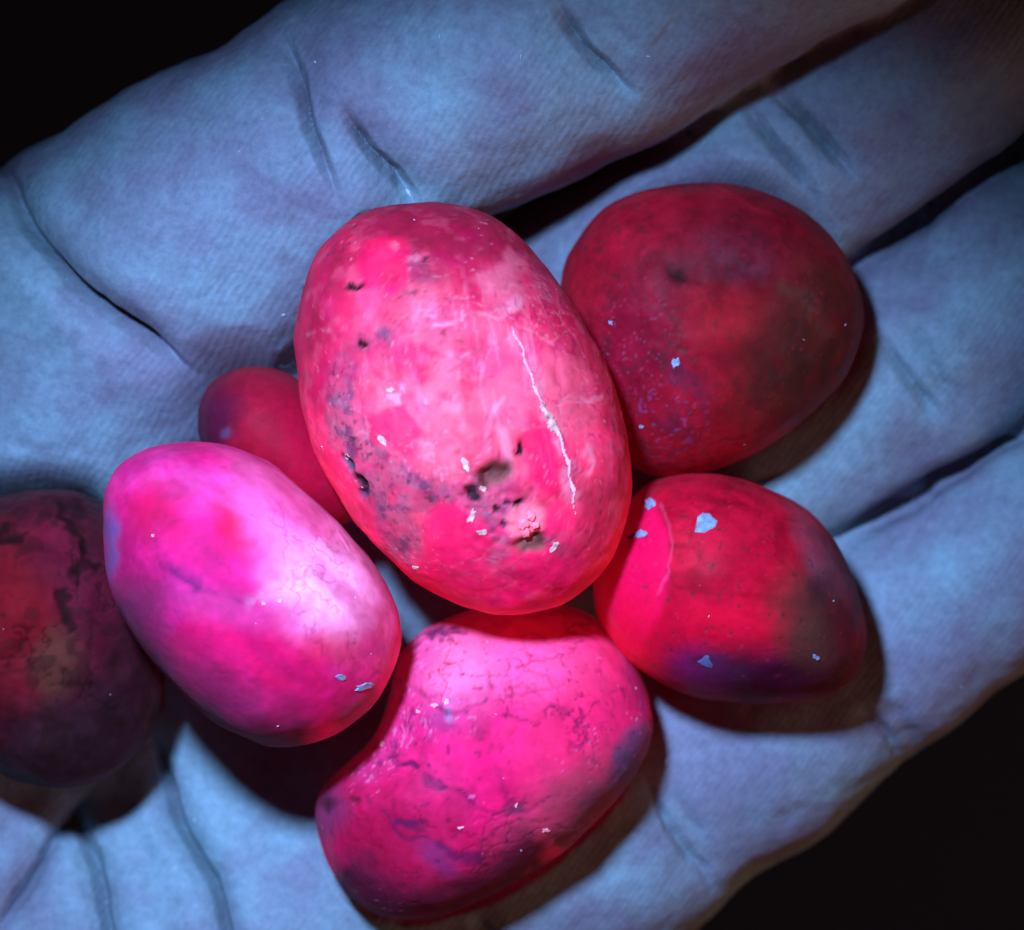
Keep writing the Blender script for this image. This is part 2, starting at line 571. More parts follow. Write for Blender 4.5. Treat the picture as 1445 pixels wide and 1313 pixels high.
def build_hand():
    V, F = surface_nets(1.0)
    V, F, _, _ = subdivide(V, F)
    n, d0 = grad(V)
    V = V - n * d0[:, None]
    U = plan(V)
    vis = (U[:, 0] > -60) & (U[:, 0] < 1505) & (U[:, 1] > -60) & (U[:, 1] < 1373) & (n[:, 2] > -0.35)
    V, F, bmid, bends = subdivide(V, F, vis[F].all(1))
    n, d0 = grad(V)
    V = V - n * d0[:, None]
    V[bmid] = V[bends].mean(1)
    # a finer net along the creases
    U = plan(V)
    near = np.zeros(len(V), bool)
    for pts, dep, wid, sho in CREASES:
        if dep < 0.5:
            continue
        line = spline(pts, 4)
        k = np.where((U > line.min(0) - 30).all(1) & (U < line.max(0) + 30).all(1) & (n[:, 2] > -0.1))[0]
        d, t = polydist(U[k], line)
        near[k[d < 22]] = True
    old = np.zeros(len(V), bool); old[bmid] = True
    selF = near[F].any(1) & ~old[F].any(1)
    inb = (U[:, 0] > -50) & (U[:, 0] < 1495) & (U[:, 1] > -50) & (U[:, 1] < 1363)
    selF &= inb[F].all(1)
    V, F, bmid2, bends2 = subdivide(V, F, selF)
    n, d0 = grad(V)
    k = np.arange(len(V)) >= len(old)
    V[k] = V[k] - n[k] * d0[k][:, None]
    U = plan(V)
    up = smooth(-0.1, 0.35, n[:, 2])
    disp = np.zeros(len(V))
    wob = fbm(V, 3.0, 40, 2) * 0.06
    wid_n = 1.25 + 0.5 * fbm(V, 4.0, 44, 2)
    UW = U + np.stack([fbm(V, 5.0, 46, 3), fbm(V, 5.0, 48, 3)], 1) * 5.0
    fold = np.zeros(len(V))
    for pts, dep, wid, sho in CREASES:
        line = spline(pts, 5)
        lo, hi = line.min(0) - 110, line.max(0) + 110
        k = np.where((U > lo).all(1) & (U < hi).all(1) & (up > 0))[0]
        if not len(k):
            continue
        d, t = polydist(UW[k], line)
        d = d / S
        fade = smooth(0, 0.35, t) * smooth(1.0, 0.65, t) * up[k]
        vw = (0.40 + wid * 1.2) * np.clip(0.6 + 0.4 * wid_n[k], 0.6, 1.4)
        disp[k] -= fade * dep * (0.55 * np.exp(-(d / (sho * 1.05)) ** 2) + 0.85 * np.clip(1 - d / vw, 0, 1) ** 1.35)
        fold[k] = np.maximum(fold[k], fade * min(dep, 1) * np.clip(1 - d / vw, 0, 1))
        # flesh swells beside a deep crease
        disp[k] += fade * min(dep, 1.5) * 0.22 * np.exp(-((d - sho * 2.3) / (sho * 1.4)) ** 2)
    disp += 0.34 * fbm(V, 8.0, 3, 3) + 0.035 * fbm(V, 1.6, 5, 2)
    V = V + n * disp[:, None]
    V[bmid2] = V[bends2].mean(1)
    V[bmid] = V[bends].mean(1)
    o = make_mesh('hand', V, F, SKIN, origin=(-40, -20, 0))
    # the two walls of a fold meet in an edge, not in a rounded floor
    o.data.polygons.foreach_set('use_smooth', ~(fold[F].max(1) > 0.62))
    tag(o, 'open cupped palm and fingers in blue light holding red stones', 'hand')
    # nails on the backs of the fingertips
    for nm, (a, b, r) in TIPS.items():
        ax = (b - a) / np.linalg.norm(b - a)
        dn = np.array([0, 0, -1.0]); dn -= ax * (dn @ ax); dn /= np.linalg.norm(dn)
        sd = np.cross(ax, dn)
        nv, nf = [], []
        nu, nw = 9, 9
        for lay, off in ((0, 0.45), (1, -0.6)):
            for i in range(nu):
                for j in range(nw):
                    s, t = i / (nu - 1), j / (nw - 1) * 2 - 1
                    ang = t * 0.85 * (1 - 0.25 * (2 * s - 1) ** 4)
                    q = a + (b - a) * (0.55 + 0.62 * s) + (dn * math.cos(ang) + sd * math.sin(ang)) * (r + off)
                    nv.append(q)
        for i in range(nu - 1):
            for j in range(nw - 1):
                p = i * nw + j
                nf.append((p, p + 1, p + nw + 1, p + nw))
                p += nu * nw
                nf.append((p, p + nw, p + nw + 1, p + 1))
        rim = [i for i in range(nw)] + [k * nw + nw - 1 for k in range(1, nu)] + \
              [(nu - 1) * nw + j for j in range(nw - 2, -1, -1)] + [k * nw for k in range(nu - 2, 0, -1)]
        for k in range(len(rim)):
            p, q = rim[k], rim[(k + 1) % len(rim)]
            nf.append((q, p, p + nu * nw, q + nu * nw))
        make_mesh('nail', np.array(nv), nf, NAIL, parent=o, origin=(a + b) / 2)
    return o, V, F


HAND, HV, HF = build_hand()


def hand_height(x, y):
    """height of the skin under a plan point (mm)"""
    m = (np.abs(HV[:, 0] - x) < 1.0) & (np.abs(HV[:, 1] - y) < 1.0)
    return HV[m][:, 2].max() if m.any() else -10.0


# ------------------------------------------------------------------ the stones
def cube_sphere(n):
    t = np.tan(np.linspace(-math.pi / 4, math.pi / 4, n + 1))
    A, B = np.meshgrid(t, t, indexing='ij')
    one = np.ones_like(A)
    sides = [(one, A, B), (-one, -A, B), (-A, one, B), (A, -one, B), (A, B, one), (A, -B, -one)]
    V, F = [], []
    for k, s in enumerate(sides):
        v = np.stack(s, -1).reshape(-1, 3)
        V.append(v)
        i = np.arange(n)[:, None] * (n + 1) + np.arange(n)[None, :] + k * (n + 1) ** 2
        i = i.ravel()
        F.append(np.stack([i, i + n + 1, i + n + 2, i + 1], 1))
    V = np.vstack(V); F = np.vstack(F)
    key = np.round(V * 1e5).astype(np.int64)
    key = (key[:, 0] + 200000) * 400001 ** 2 + (key[:, 1] + 200000) * 400001 + key[:, 2] + 200000
    u, first, inv = np.unique(key, return_index=True, return_inverse=True)
    V = V[first]; F = inv[F]
    V = V / np.linalg.norm(V, axis=1, keepdims=True)
    a, b, c = V[F[:, 0]], V[F[:, 1]], V[F[:, 2]]
    out = np.einsum('ij,ij->i', np.cross(b - a, c - b), a)
    F[out < 0] = F[out < 0][:, ::-1]
    return V, F


SPH_V, SPH_F = cube_sphere(112)


class Stone:
    """A tumbled stone: plan outline (photograph points), heights above and below its girdle, tilt of the girdle."""

    def __init__(self, outline, z, up, down, tilt=(0, 0), n=2.1, seed=0, lump=0.25, center=None):
        pts = pxs(outline, z)
        c = pts.mean(0) if center is None else px(center[0], center[1], z)[:2]
        self.c = np.array([c[0], c[1], z])
        closed = spline(np.vstack([pts, pts[:1]]), 14)
        th = np.arctan2(closed[:, 1] - c[1], closed[:, 0] - c[0])
        rr = np.hypot(closed[:, 0] - c[0], closed[:, 1] - c[1])
        o = np.argsort(th)
        th, rr = th[o], rr[o]
        g = np.linspace(-math.pi, math.pi, 721)
        r = np.interp(g, np.concatenate([th - 2 * math.pi, th, th + 2 * math.pi]), np.tile(rr, 3))
        ker = np.hanning(27); ker /= ker.sum()
        r = np.convolve(np.concatenate([r[-61:-1], r, r[1:61]]), ker, 'same')[60:-60]
        d = SPH_V
        phi = np.arcsin(np.clip(d[:, 2], -1, 1))
        ang = np.arctan2(d[:, 1], d[:, 0])
        R = np.interp(ang, g, r)
        rho = np.abs(np.cos(phi)) ** (2 / n)
        zz = np.sign(phi) * np.abs(np.sin(phi)) ** (2 / n)
        L = np.stack([rho * R * np.cos(ang), rho * R * np.sin(ang), np.where(zz > 0, zz * up, zz * down)], 1)
        self.tilt = tilt
        L[:, 2] += tilt[0] * L[:, 0] + tilt[1] * L[:, 1]
        self.V = self.c + L
        self.F = SPH_F
        self.seed = seed
        self.nrm()
        side = np.abs(self.N[:, 2])
        self.V = self.V + self.N * (lump * fbm(self.V, 9.0, seed, 3) * (0.7 + 0.5 * side))[:, None]
        self.nrm()
        self.U = plan(self.V)
        self.W = self.U + np.stack([fbm(self.V, 2.2, seed + 70, 3), fbm(self.V, 2.2, seed + 80, 3)], 1) * 7.0
        self.front = smooth(-0.05, 0.12, self.N[:, 2])
        self.disp = np.zeros(len(self.V))
        self.col = np.zeros((len(self.V), 3))
        self.rough = np.full(len(self.V), 0.30)
        self.glow = np.zeros(len(self.V))

    def nrm(self):
        a = self.V[self.F[:, 2]] - self.V[self.F[:, 0]]
        b = self.V[self.F[:, 3]] - self.V[self.F[:, 1]]
        fn = np.cross(a, b)
        n = np.zeros_like(self.V)
        for k in range(4):
            for ax in range(3):
                n[:, ax] += np.bincount(self.F[:, k], weights=fn[:, ax], minlength=len(self.V))
        self.N = n / (np.linalg.norm(n, axis=1, keepdims=True) + 1e-12)

    # ---- painting the mineral, sheen and shade: masks in plan coordinates, warped so that edges are ragged
    def fill(self, col): self.col[:] = col

    def mix(self, mask, col):
        m = np.clip(mask, 0, 1)[:, None]
        self.col = self.col * (1 - m) + np.array(col) * m

    def mul(self, mask, k):
        self.col *= 1 + (np.clip(mask, 0, 1)[:, None]) * (np.array(k) - 1)

    def blob(self, x, y, rx, ry, ang=0, soft=0.35, warp=1.0, both=False):
        Q = self.U + (self.W - self.U) * warp
        a = math.radians(ang)
        dx, dy = Q[:, 0] - x, Q[:, 1] - y
        u = (dx * math.cos(a) + dy * math.sin(a)) / rx
        v = (-dx * math.sin(a) + dy * math.cos(a)) / ry
        m = smooth(1 + soft, 1 - soft, np.hypot(u, v))
        return m if both else m * self.front

    def stroke(self, pts, wid, warp=0.6, soft=0.5):
        Q = self.U + (self.W - self.U) * warp
        d, t = polydist(Q, spline(pts, 6))
        return smooth(wid * (1 + soft), wid * (1 - soft), d) * smooth(0, 0.1, t) * smooth(1, 0.9, t) * self.front

    def n(self, scale, seed, oct=4): return fbm(self.V, scale, self.seed + seed, oct)

    def build(self, label):
        self.disp += 0.04 * self.n(4.5, 900, 2)
        V = self.V + self.N * self.disp[:, None]
        self.V = V
        o = make_mesh('pebble', V, self.F, STONE, origin=self.c)
        me = o.data
        a = me.attributes.new('mineral', 'FLOAT_COLOR', 'POINT')
        rgba = np.ones((len(V), 4), np.float32); rgba[:, :3] = np.clip(self.col * 0.78, 0, 8)
        a.data.foreach_set('color', rgba.ravel())
        a = me.attributes.new('rough', 'FLOAT', 'POINT'); a.data.foreach_set('value', np.clip(self.rough, 0.08, 0.9).astype(np.float32))
        a = me.attributes.new('glow', 'FLOAT', 'POINT'); a.data.foreach_set('value', self.glow.astype(np.float32))
        tag(o, label, 'stone', 'glowing red stones piled in the palm')
        self.o = o
        top = self.N[self.F[:, 0], 2] > -0.1
        self.bvh = BVHTree.FromPolygons([tuple(v) for v in V], [tuple(f) for f in self.F[top]])
        return o

    def hit(self, x, y):
        """point and normal of the built surface under a plan pixel"""
        p = px(x, y, 60.0)
        d = Vector(px(x, y, 0.0) - p).normalized()
        loc, nor, i, dist = self.bvh.ray_cast(Vector(p), d)
        if loc is None:
            loc, nor, i, dist = self.bvh.find_nearest(Vector(px(x, y, self.c[2])))
        if nor.z < 0: nor = -nor
        return np.array(loc), np.array(nor)

    def chip(self, x, y, r, mat, name='fleck', aspect=1.0, ang=0.0, proud=0.07, seed=0, shape=None):
        """an irregular flake set into the surface, a closed little solid"""
        rg = random.Random(seed * 31 + int(x) * 7 + int(y))
        k = 11
        if shape is None:
            shape = []
            for i in range(k):
                t = 2 * math.pi * i / k
                q = rg.uniform(0.5, 1.25)
                shape.append((math.cos(t) * r * q * aspect, math.sin(t) * r * q))
        else:
            shape = [(a * r, b * r) for a, b in shape]
            k = len(shape)
        ca, sa = math.cos(math.radians(ang)), math.sin(math.radians(ang))
        ring = [(x + a * ca - b * sa, y + a * sa + b * ca) for a, b in shape]
        V = []
        for s, h in ((1.0, -0.35), (0.99, proud * 0.3), (0.84, proud)):
            for a, b in ring:
                p, nn = self.hit(x + (a - x) * s, y + (b - y) * s)
                V.append(p + nn * (h + rg.uniform(-0.025, 0.025)))
        p, nn = self.hit(x, y)
        V.append(p + nn * proud * 1.15)
        V.append(p - nn * 0.45)
        F = []
        for l in (0, 1):
            for i in range(k):
                j = (i + 1) % k
                F.append((l * k + i, l * k + j, (l + 1) * k + j, (l + 1) * k + i))
        for i in range(k):
            j = (i + 1) % k
            F.append((2 * k + i, 2 * k + j, 3 * k))
            F.append((j, i, 3 * k + 1))
        ob = make_mesh(name, np.array(V), F, mat, parent=self.o, smooth_shade=False, origin=p)
        return ob

    def ribbon(self, pts, widths, mat, name='vein', proud=0.15, seed=0):
        """a vein of other mineral standing a hair above the polished face"""
        rg = random.Random(seed)
        L = spline(pts, 7)
        n = len(L)
        ws = np.interp(np.linspace(0, 1, n), np.linspace(0, 1, len(widths)), widths)
        V, F = [], []
        prof = ((-1.0, -0.3), (-0.8, 0.35), (-0.2, 1.0), (0.3, 0.8), (0.85, 0.35), (1.0, -0.3))
        for i in range(n):
            t = L[min(i + 1, n - 1)] - L[max(i - 1, 0)]
            t = t / np.linalg.norm(t)
            nm = np.array([-t[1], t[0]])
            wob = rg.uniform(0.45, 1.5)
            for s, h in prof:
                q = L[i] + nm * s * ws[i] * wob + np.array([rg.uniform(-1.2, 1.2), rg.uniform(-1.2, 1.2)])
                p, nn = self.hit(q[0], q[1])
                V.append(p + nn * (h * proud if h > 0 else -0.25))
        k = len(prof)
        for i in range(n - 1):
            for j in range(k - 1):
                F.append((i * k + j, i * k + j + 1, (i + 1) * k + j + 1, (i + 1) * k + j))
            F.append((i * k + k - 1, i * k, (i + 1) * k, (i + 1) * k + k - 1))
        F.append(tuple(range(k))); F.append(tuple((n - 1) * k + j for j in range(k - 1, -1, -1)))
        return make_mesh(name, np.array(V), F, mat, parent=self.o, origin=V[len(V) // 2])


# mineral colours (red above one: fluorescence)
HOT = np.array((2.5, 0.016, 0.165))
MAG = np.array((2.5, 0.016, 0.24))
PINK = np.array((2.3, 0.12, 0.62))
CORAL = np.array((2.5, 0.11, 0.19))
RED = np.array((1.7, 0.006, 0.045))
CRIMSON = np.array((0.80, 0.010, 0.040))
MATRIX = np.array((0.45, 0.08, 0.14))
VIOLET = np.array((0.24, 0.06, 0.13))
DARKM = np.array((0.045, 0.014, 0.016))
BROWN = np.array((0.17, 0.055, 0.035))
GREY = np.array((0.17, 0.12, 0.17))
PALE = np.array((2.3, 0.55, 0.62))


def grain(s, lo, mid, hi, amount=0.22):
    """uneven crystalline body: slow drift between three tints, patches, fine speckle"""
    a = smooth(-0.9, 0.9, s.n(6.5, 1))
    b = smooth(-0.5, 0.9, s.n(3.0, 2))
    s.fill(mid)
    s.mix(a * 0.75, hi)
    s.mix(b * 0.45, lo)
    d1, d2, cid = cells(s.V + 0.6 * np.stack([s.n(1.8, 3), s.n(1.8, 4), s.n(1.8, 5)], 1), 3.6, s.seed)
    s.col *= (1 + amount * (cid - 0.5) * 1.6)[:, None]
    s.col *= (1 + amount * s.n(1.1, 6, 3) * 0.8)[:, None]


def specks(s, mask, col, scale, thr, seed, strength=1.0):
    m = smooth(thr, thr + 0.25, s.n(scale, seed, 2)) * mask * strength
    s.mix(m, col)
    return m


def cracks(s, mask, scale, width, col, strength, seed, relief=0.03):
    """a net of hairline cracks, broken up so that no cell closes"""
    q = s.V + np.stack([s.n(1.6, seed + 1, 3), s.n(1.6, seed + 2, 3), s.n(1.6, seed + 3, 3)], 1) * scale * 0.22
    d1, d2, cid = cells(q, scale, s.seed + seed)
    gate = smooth(-0.1, 0.45, s.n(scale * 1.1, seed + 4, 2))
    m = smooth(width, width * 0.2, (d2 - d1) * scale) * gate * mask
    s.mix(strength * m, col)
    s.disp -= relief * m
    return m


def stone_center():
    s = Stone([(600, 290), (660, 296), (715, 322), (765, 372), (812, 440), (850, 510), (880, 590), (892, 660), (885, 730),
               (860, 790), (815, 840), (760, 866), (700, 870), (640, 852), (585, 815), (530, 765), (485, 705), (450, 640),
               (427, 565), (418, 490), (425, 420), (450, 355), (500, 310), (550, 293)], 20, 10.5, 9.5, tilt=(0.0, 0.04), n=2.25, seed=100, lump=0.4)
    grain(s, HOT * 0.85, HOT, CORAL * 0.95, 0.25)
    one = np.ones(len(s.V)) * s.front
    # paler heart, cloudy
    s.mix(0.6 * s.blob(620, 560, 130, 130, 20, 0.9) * smooth(-0.5, 0.6, s.n(2.5, 8)), CORAL * 1.15 + np.array((0.2, 0.18, 0.12)))
    s.mix(0.5 * s.blob(590, 600, 80, 70, 0, 0.9) * smooth(-0.3, 0.5, s.n(1.5, 9)), CORAL * 1.2 + np.array((0.3, 0.25, 0.2)))
    # long cleavage streaks, running down the stone
    st = s.V.copy()
    st[:, 0] = (s.V[:, 0] + 0.12 * s.V[:, 1]) * 5.2
    st[:, 1] = s.V[:, 1] * 0.55
    k = fbm(st, 3.2, 131, 3)
    s.mix(0.35 * smooth(0.35, 0.8, k) * s.blob(670, 530, 150, 150, 15, 0.7), PALE * np.array((1.2, 0.7, 0.8)))
    s.mul(0.5 * smooth(0.3, 0.8, -k) * s.blob(690, 540, 170, 200, 15, 0.7), (0.8, 0.6, 0.7))
    # redder top and flanks, also dimmed in the colour as painted shade
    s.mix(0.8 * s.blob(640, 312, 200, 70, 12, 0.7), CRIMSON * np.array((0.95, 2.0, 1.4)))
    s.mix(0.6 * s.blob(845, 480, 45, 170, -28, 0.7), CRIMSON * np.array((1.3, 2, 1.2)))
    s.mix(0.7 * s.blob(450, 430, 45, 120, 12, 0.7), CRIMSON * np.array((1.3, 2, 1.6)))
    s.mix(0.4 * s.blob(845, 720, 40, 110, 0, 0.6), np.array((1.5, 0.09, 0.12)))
    # grey-violet matrix in ragged bands
    band = np.maximum.reduce([
        s.stroke([(500, 480), (478, 560), (482, 600), (505, 650), (545, 730), (560, 800)], 17, 1.2, 0.8),
        s.stroke([(470, 590), (525, 640), (590, 690), (640, 700), (690, 700)], 24, 1.4, 0.8),
        0.8 * s.stroke([(560, 690), (570, 740), (565, 800)], 22, 1.2, 0.8),
        0.8 * s.blob(530, 480, 38, 20, -20, 0.7), 0.7 * s.blob(575, 385, 45, 26, 10, 0.8),
        0.9 * s.blob(700, 725, 52, 45, 30, 0.5), 0.6 * s.blob(690, 790, 50, 26, 0, 0.7),
        0.5 * s.blob(790, 400, 22, 45, -45, 0.8), 0.5 * s.blob(780, 775, 22, 16, 0, 0.6)])
    band = band * (0.55 + 0.45 * smooth(-0.4, 0.5, s.n(1.2, 12)))
    s.mix(0.88 * band, np.array((0.62, 0.12, 0.19)))
    specks(s, np.clip(band * 1.4, 0, 1), VIOLET, 0.8, 0.15, 13, 0.6)
    specks(s, np.clip(band * 1.4, 0, 1), DARKM * 2, 0.40, 0.60, 14, 0.7)
    s.mix(0.5 * smooth(0.1, 0.7, s.n(0.9, 69, 3)) * np.clip(band * 1.2, 0, 1), np.array((1.1, 0.24, 0.28)))
    specks(s, one * smooth(-0.2, 0.6, s.n(3.0, 60)), PALE, 0.30, 0.85, 15, 0.6)
    specks(s, one * smooth(-0.1, 0.6, s.n(3.5, 61)), MATRIX * 0.6, 0.45, 0.62, 16, 0.7)
    s.mix(0.28 * smooth(0.15, 0.7, s.n(1.3, 62, 4)) * one, np.array((2.3, 0.24, 0.34)))
    s.mix(0.35 * smooth(0.2, 0.8, s.n(1.7, 63, 4)) * one, HOT * np.array((0.6, 0.8, 0.9)))
    s.mix(0.5 * s.stroke([(716, 445), (741, 505), (768, 575), (790, 620), (806, 680), (812, 728)], 12, 1.4, 0.95) * smooth(-0.6, 0.4, s.n(0.8, 64)), PALE)
    for br in ([(741, 505), (722, 540), (700, 570), (692, 610)], [(790, 620), (762, 606), (735, 604)], [(768, 575), (805, 572), (852, 566)], [(806, 690), (826, 662), (838, 620)], [(716, 445), (690, 452), (655, 446), (612, 458)]):
        s.mix(0.55 * s.stroke(br, 3.2, 1.8, 0.9) * smooth(-0.6, 0.3, s.n(1.0, 73)), PALE)
    s.mix(0.38 * s.blob(800, 560, 36, 75, -18, 0.35, 1.2), np.array((2.4, 0.26, 0.34)))
    s.mix(0.30 * s.blob(712, 520, 34, 80, -16, 0.35, 1.2), np.array((2.5, 0.32, 0.40)))
    # big single crystals that stay clear and saturated
    for x, y, rx, ry, a in ((640, 790, 52, 75, -8), (555, 612, 40, 30, 20), (765, 650, 28, 60, -12), (540, 370, 40, 40, 0), (745, 800, 40, 30, 0)):
        s.mix(0.7 * s.blob(x, y, rx, ry, a, 0.18, 2.2), HOT * np.clip(1 + 0.12 * s.n(1.4, 68, 3), 0.6, 1.3)[:, None] * np.array((1.0, 0.8, 0.85)))
    # pale clouded crystal near the upper end of the vein
    s.mix(0.6 * s.blob(706, 402, 30, 32, 30, 0.5, 2.5), np.array((1.9, 0.30, 0.36)))
    s.mix(0.6 * s.blob(722, 430, 16, 9, -20, 0.5), PALE)
    s.mix(0.6 * s.blob(580, 355, 25, 14, 20, 0.6) * smooth(-0.2, 0.4, s.n(0.9, 20)), PALE)
    s.mix(0.8 * s.blob(552, 558, 17, 20, 0, 0.5) * smooth(-0.1, 0.4, s.n(0.7, 21)), PALE)
    s.mix(0.85 * s.blob(742, 735, 24, 22, -10, 0.35), CORAL + np.array((0.1, 0.25, 0.2)))
    s.mix(0.6 * s.stroke([(708, 600), (715, 640), (712, 680)], 8), PALE * 0.9)
    mid = s.blob(650, 560, 190, 230, 15, 0.6)
    cracks(s, mid, 5.5, 0.16, PALE * 0.9, 0.36, 300)
    cracks(s, mid, 3.2, 0.11, PALE, 0.34, 310)
    st2 = s.V.copy(); st2[:, 0] = (s.V[:, 0] + 0.2 * s.V[:, 1]) * 7.5; st2[:, 1] = s.V[:, 1] * 0.7
    s.mix(0.22 * smooth(0.5, 0.9, fbm(st2, 3.0, 151, 2)) * s.blob(690, 520, 110, 120, 15, 0.8), PALE)
    cracks(s, one, 2.6, 0.14, HOT * np.array((0.45, 1, 0.8)), 0.5, 320)
    s.col *= np.clip(1 + 0.16 * s.n(2.2, 340, 5), 0.5, 1.5)[:, None]
    # shade painted into the colour round the upper end and the flanks
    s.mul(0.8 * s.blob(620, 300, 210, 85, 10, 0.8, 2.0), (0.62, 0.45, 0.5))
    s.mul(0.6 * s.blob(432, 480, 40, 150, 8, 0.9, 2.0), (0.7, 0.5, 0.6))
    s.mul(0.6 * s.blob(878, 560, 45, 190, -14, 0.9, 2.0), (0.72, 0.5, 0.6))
    # hollows
    pits = [(692, 670, 24, 17, -15, 0.8, np.array((0.50, 0.10, 0.08))), (747, 768, 19, 12, -5, 0.5, np.array((0.55, 0.12, 0.09))), (668, 692, 10, 7, 30, 0.6, DARKM * 2),
            (505, 672, 5, 13, -30, 0.5, DARKM), (512, 690, 6, 9, 0, 0.5, VIOLET), (490, 652, 6, 9, -40, 0.5, GREY),
            (735, 630, 5, 9, 30, 0.6, DARKM), (727, 638, 6, 4, 0, 0.4, DARKM), (700, 715, 6, 5, 0, 0.5, DARKM),
            (722, 702, 6, 4, 20, 0.5, DARKM), (735, 705, 5, 4, 0, 0.4, DARKM), (520, 495, 7, 5, 0, 0.35, DARKM),
            (600, 362, 6, 3, -30, 0.3, VIOLET), (500, 402, 16, 2.5, -25, 0.3, DARKM), (715, 735, 5, 5, 0, 0.3, VIOLET)]
    for x, y, rx, ry, a, dep, col in pits:
        m = s.blob(x, y, rx, ry, a, 0.45, 1.5)
        s.mix(np.clip(m * 1.3, 0, 1), col * np.clip(1 + 0.6 * s.n(0.7, 66, 2), 0.3, 2)[:, None])
        s.disp -= dep * m * (0.8 + 0.35 * s.n(0.6, 65, 2))
        s.rough = np.maximum(s.rough, 0.6 * m)
    # rough broken ground round the hollows, botryoidal lumps
    br = s.blob(700, 715, 62, 70, 30, 0.5)
    s.disp += br * 0.22 * s.n(0.8, 30, 3)
    s.rough = np.maximum(s.rough, 0.5 * br)
    s.disp += 0.03 * s.n(0.9, 31, 3) + 0.10 * s.n(3.5, 33, 2)
    # fine cracks
    for pts, wd in (([(425, 470), (470, 465), (520, 455)], 1.6), ([(755, 575), (800, 572), (850, 568)], 1.5), ([(660, 560), (665, 640), (655, 690)], 1.2),
                    ([(560, 450), (640, 440), (700, 445)], 1.3), ([(640, 500), (650, 560), (648, 610)], 1.2), ([(690, 470), (680, 540), (690, 600)], 1.2)):
        m = s.stroke(pts, wd, 0.8, 0.8)
        s.mix(0.35 * m * smooth(-0.5, 0.5, s.n(1.0, 67)), PALE * 0.9)
        s.disp -= 0.05 * m
    f = np.clip(s.col[:, 0] / 2.3, 0, 1)
    s.glow[:] = 0.045 * f
    s.rough = np.maximum(s.rough, 0.50) + 0.12 * s.n(1.5, 40, 2)
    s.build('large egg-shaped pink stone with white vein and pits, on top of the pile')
    s.ribbon([(722, 462), (727, 474), (737, 490), (741, 510), (750, 530), (755, 548), (766, 570), (770, 583)], [0.4, 1.2, 0.9, 2.0, 1.2, 2.6, 3.0, 1.5], VEIN, 'vein', 0.05, 3)
    s.ribbon([(764, 568), (769, 580), (777, 590), (781, 603), (789, 612), (794, 627)], [1.5, 5.5, 5.0, 6.5, 3.5, 1.0], WHITE, 'vein', 0.12, 4)
    s.ribbon([(792, 622), (797, 640), (803, 655), (804, 676), (810, 692), (809, 712), (813, 726)], [2.4, 2.0, 3.4, 1.4, 2.4, 1.2, 0.4], VEIN, 'vein', 0.05, 6)
    for x, y, r in ((738, 738, 8), (748, 728, 7), (753, 741, 6.5), (740, 750, 6)):
        s.chip(x, y, r, LUMP, 'crystal', 1.0, 0, 0.3, 5)
    for x, y, r, asp, ang in ((657, 656, 6, 2.2, 70), (666, 728, 5, 2.2, -65), (682, 752, 4.5, 2.1, 5), (540, 622, 4, 2.8, 45), (782, 772, 4.5, 2.0, -50),
                              (681, 690, 4, 1.8, 20), (552, 550, 3.5, 1.8, -20), (586, 801, 3, 1.5, 15),
                              (490, 645, 3.5, 1.4, 50)):
        s.chip(x, y, r, WHITE, 'fleck', asp, ang)
    return s


